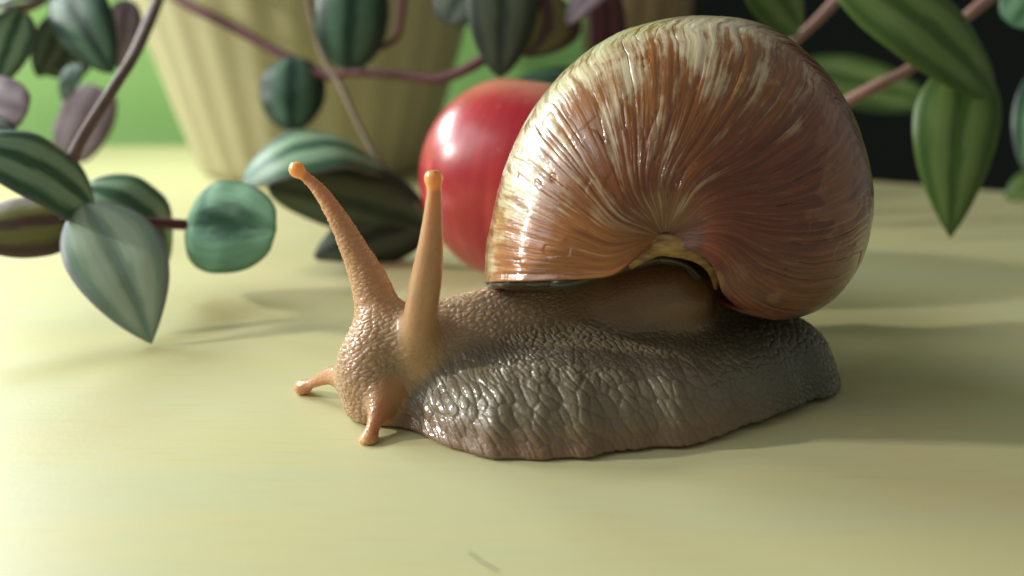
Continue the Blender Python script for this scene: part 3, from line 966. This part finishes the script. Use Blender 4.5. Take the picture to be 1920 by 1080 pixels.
# far leaves on the left
s3 = stem_part(plant, o, [(420, -160, 55), (240, -60, 50), (130, -25, 47), (60, 10, 44), (10, 20, 42)], .2, 'brown')
leaf_part(s3, o, (118, -45, 44), (212, 138, 42), 2.5, (-.25, .3, .9), 'dark', 'under', arch=.1, fold=.15, cup=.15, seed=7)
leaf_part(s3, o, (40, 20, 40), (-12, 165, 38.5), 1.6, (.45, .3, .85), 'mint', 'under', arch=.1, seed=8)
leaf_part(s3, o, (110, -2, 42), (-40, 24, 39), 1.2, (.1, .7, .7), 'mint', 'under', arch=.14, seed=9)
leaf_part(s3, o, (120, 30, 47), (70, 145, 46), 1.6, (.5, .1, .8), 'deep', 'under', arch=.05, seed=10)
leaf_part(s3, o, (170, 120, 48), (62, 128, 47), 1.1, (0, -.3, 1), 'deep', 'under', arch=.1, seed=11)
leaf_part(s3, o, (150, 120, 47), (118, 190, 46), .9, (0, .1, 1), 'dark', 'under', seed=12)
leaf_part(s3, o, (190, 165, 49), (128, 300, 48), 2.5, (.1, .2, .95), 'mauve', 'mauve', arch=.05, seed=13, p=.3, q=.35)
leaf_part(s3, o, (240, 0, 48), (222, 130, 47), 1.5, (.3, .1, .9), 'mauve', 'under', seed=14)
leaf_part(s3, o, (-60, 175, 38), (52, 210, 37), 1.9, (0, .1, 1), 'mauve', 'mauve', arch=.05, seed=15, p=.4, q=.35)
leaf_part(s3, o, (-60, 225, 37), (40, 262, 36), .9, (0, .6, .8), 'deep', 'deep', seed=16)
# shoots hanging in front of the pot
s4 = stem_part(plant, o, [(250, -70, 56), (330, -4, 52), (430, 48, 50), (548, 112, 48), (610, 142, 47.2), (660, 136, 46.5), (760, 142, 45), (832, 146, 44), (925, 98, 43), (1000, 20, 43), (1040, -60, 44)], .21, 'maroon')
leaf_part(s4, o, (548, 108, 47.6), (548, 246, 46), 2.85, (.05, .25, .95), 'dark', 'under', arch=.08, fold=.12, cup=.2, seed=17, p=.42, q=.55)
leaf_part(s4, o, (668, -75, 45.5), (652, 132, 44.5), 3.0, (.05, .2, .95), 'dark', 'under', arch=.08, fold=.12, cup=.18, seed=18, p=.5, q=.5)
leaf_part(s4, o, (950, -110, 42), (937, 146, 41), 2.75, (-.05, .15, .95), 'deep', 'maroon', arch=.05, fold=.16, cup=.14, seed=19, p=.5, q=.7)
leaf_part(s4, o, (1010, -30, 44.5), (985, 108, 43.5), 3.0, (.3, -.1, .9), 'under', 'deep', arch=.05, seed=20, skew=.2)
leaf_part(s4, o, (905, -60, 45), (838, 45, 44), 2.1, (-.2, .1, .9), 'deep', 'deep', seed=21, p=.4, q=.35)
s5 = stem_part(plant, o, [(760, -60, 50), (752, 30, 49), (742, 72, 48.5), (700, 96, 47.5), (664, 132, 46.6)], .15, 'maroon')
s6 = stem_part(plant, o, [(560, -80, 48), (600, 90, 46), (640, 165, 44), (668, 225, 42.5), (712, 305, 40.5), (760, 360, 39.5), (806, 408, 38.6), (842, 440, 38.6)], .13, 'olive')
leaf_part(s6, o, (722, 318, 40.3), (452, 346, 37.6), 3.3, (-.1, .75, .65), 'mint', 'under', arch=.24, fold=.10, cup=.12, seed=22, p=.5, q=.6)
leaf_part(s6, o, (800, 425, 38.8), (500, 352, 38.2), 2.9, (.1, -.45, .9), 'deep', 'deep', arch=-.08, fold=.1, cup=.25, seed=23, p=.5, q=.62)
leaf_part(s6, o, (806, 405, 39.2), (588, 482, 39.2), 2.4, (.1, .1, 1), 'deep', 'maroon', arch=.05, cup=.2, seed=24)
s7 = stem_part(plant, o, [(1110, -90, 47), (1128, 10, 46), (1135, 60, 45.5), (1120, 130, 45)], .22, 'maroon')
leaf_part(s7, o, (1132, -30, 45), (1140, 150, 44), 1.5, (.1, .1, 1), 'maroon', 'maroon', seed=25, p=.3, q=.35)
leaf_part(s7, o, (1150, -40, 44), (1062, 48, 43), 1.4, (-.2, .5, .8), 'mauve', 'maroon', seed=26)
leaf_part(s7, o, (1160, 190, 45), (952, 160, 44), 1.6, (0, .55, .8), 'dark', 'under', arch=.16, seed=27)

# --- second plant to the right of the shell
o2 = np.array([30.0, 62.0, 11.0])
plant2 = tag(empty('trailing_plant', o2), 'green striped houseplant with pink stems hanging beside the shell at the far end', 'houseplant', 'trailing houseplants')
t1 = stem_part(plant2, o2, [(1700, -150, 50), (1575, -8, 45), (1525, 45, 43), (1478, 84, 42), (1420, 120, 41.5)], .21, 'pink')
leaf_part(t1, o2, (1500, 55, 42), (1380, -80, 41), 2.6, (.2, .2, .9), 'warm', 'warm', arch=.08, seed=31, p=.5, q=.5)
t2 = stem_part(plant2, o2, [(1960, -90, 46), (1860, -8, 43), (1800, 42, 41.5), (1715, 122, 40.5), (1640, 163, 40), (1560, 205, 40)], .21, 'pink')
leaf_part(t2, o2, (1560, -60, 38.5), (1862, 178, 37), 3.1, (-.1, .45, .85), 'warm', 'warm', arch=.09, fold=.22, cup=.16, seed=32, p=.5, q=.55)
leaf_part(t2, o2, (1812, 118, 38.2), (1782, 446, 36.8), 3.0, (-.05, .2, .95), 'warm', 'under', arch=.05, fold=.2, cup=.18, seed=33, p=.5, q=.95, skew=-.03)
leaf_part(t2, o2, (1990, 120, 42), (1930, 330, 41), 2.6, (-.2, .3, .9), 'mint', 'under', seed=34)
leaf_part(t2, o2, (1985, -60, 41), (1900, 50, 40), 2.2, (-.2, .3, .9), 'green', 'under', seed=35, p=.5, q=.4)
leaf_part(t2, o2, (1500, 130, 60), (1740, 190, 58), 3.2, (-.3, .4, .8), 'warm', 'deep', seed=36, arch=.02, p=.4, q=.5)
leaf_part(t2, o2, (1960, 330, 50), (1885, 372, 50), 1.4, (0, .3, 1), 'warm', 'warm', seed=37)

# ------------------------------------------------------------------ hair on the table
hp = spline([list(ground(878, 1034, .02)), list(ground(905, 1054, .03)), list(ground(934, 1070, .02))], 20)
v_, f_ = tube(hp - hp[0], 0.011, 6)
hm = NT('grey_fibre'); hm.p(base=lin(120, 118, 92), rough=0.6)
tag(add('hair', make_mesh('hair', v_, f_, hm.m), None, hp[0]), 'thin short grey hair lying on the bare table in front of the snail', 'hair')
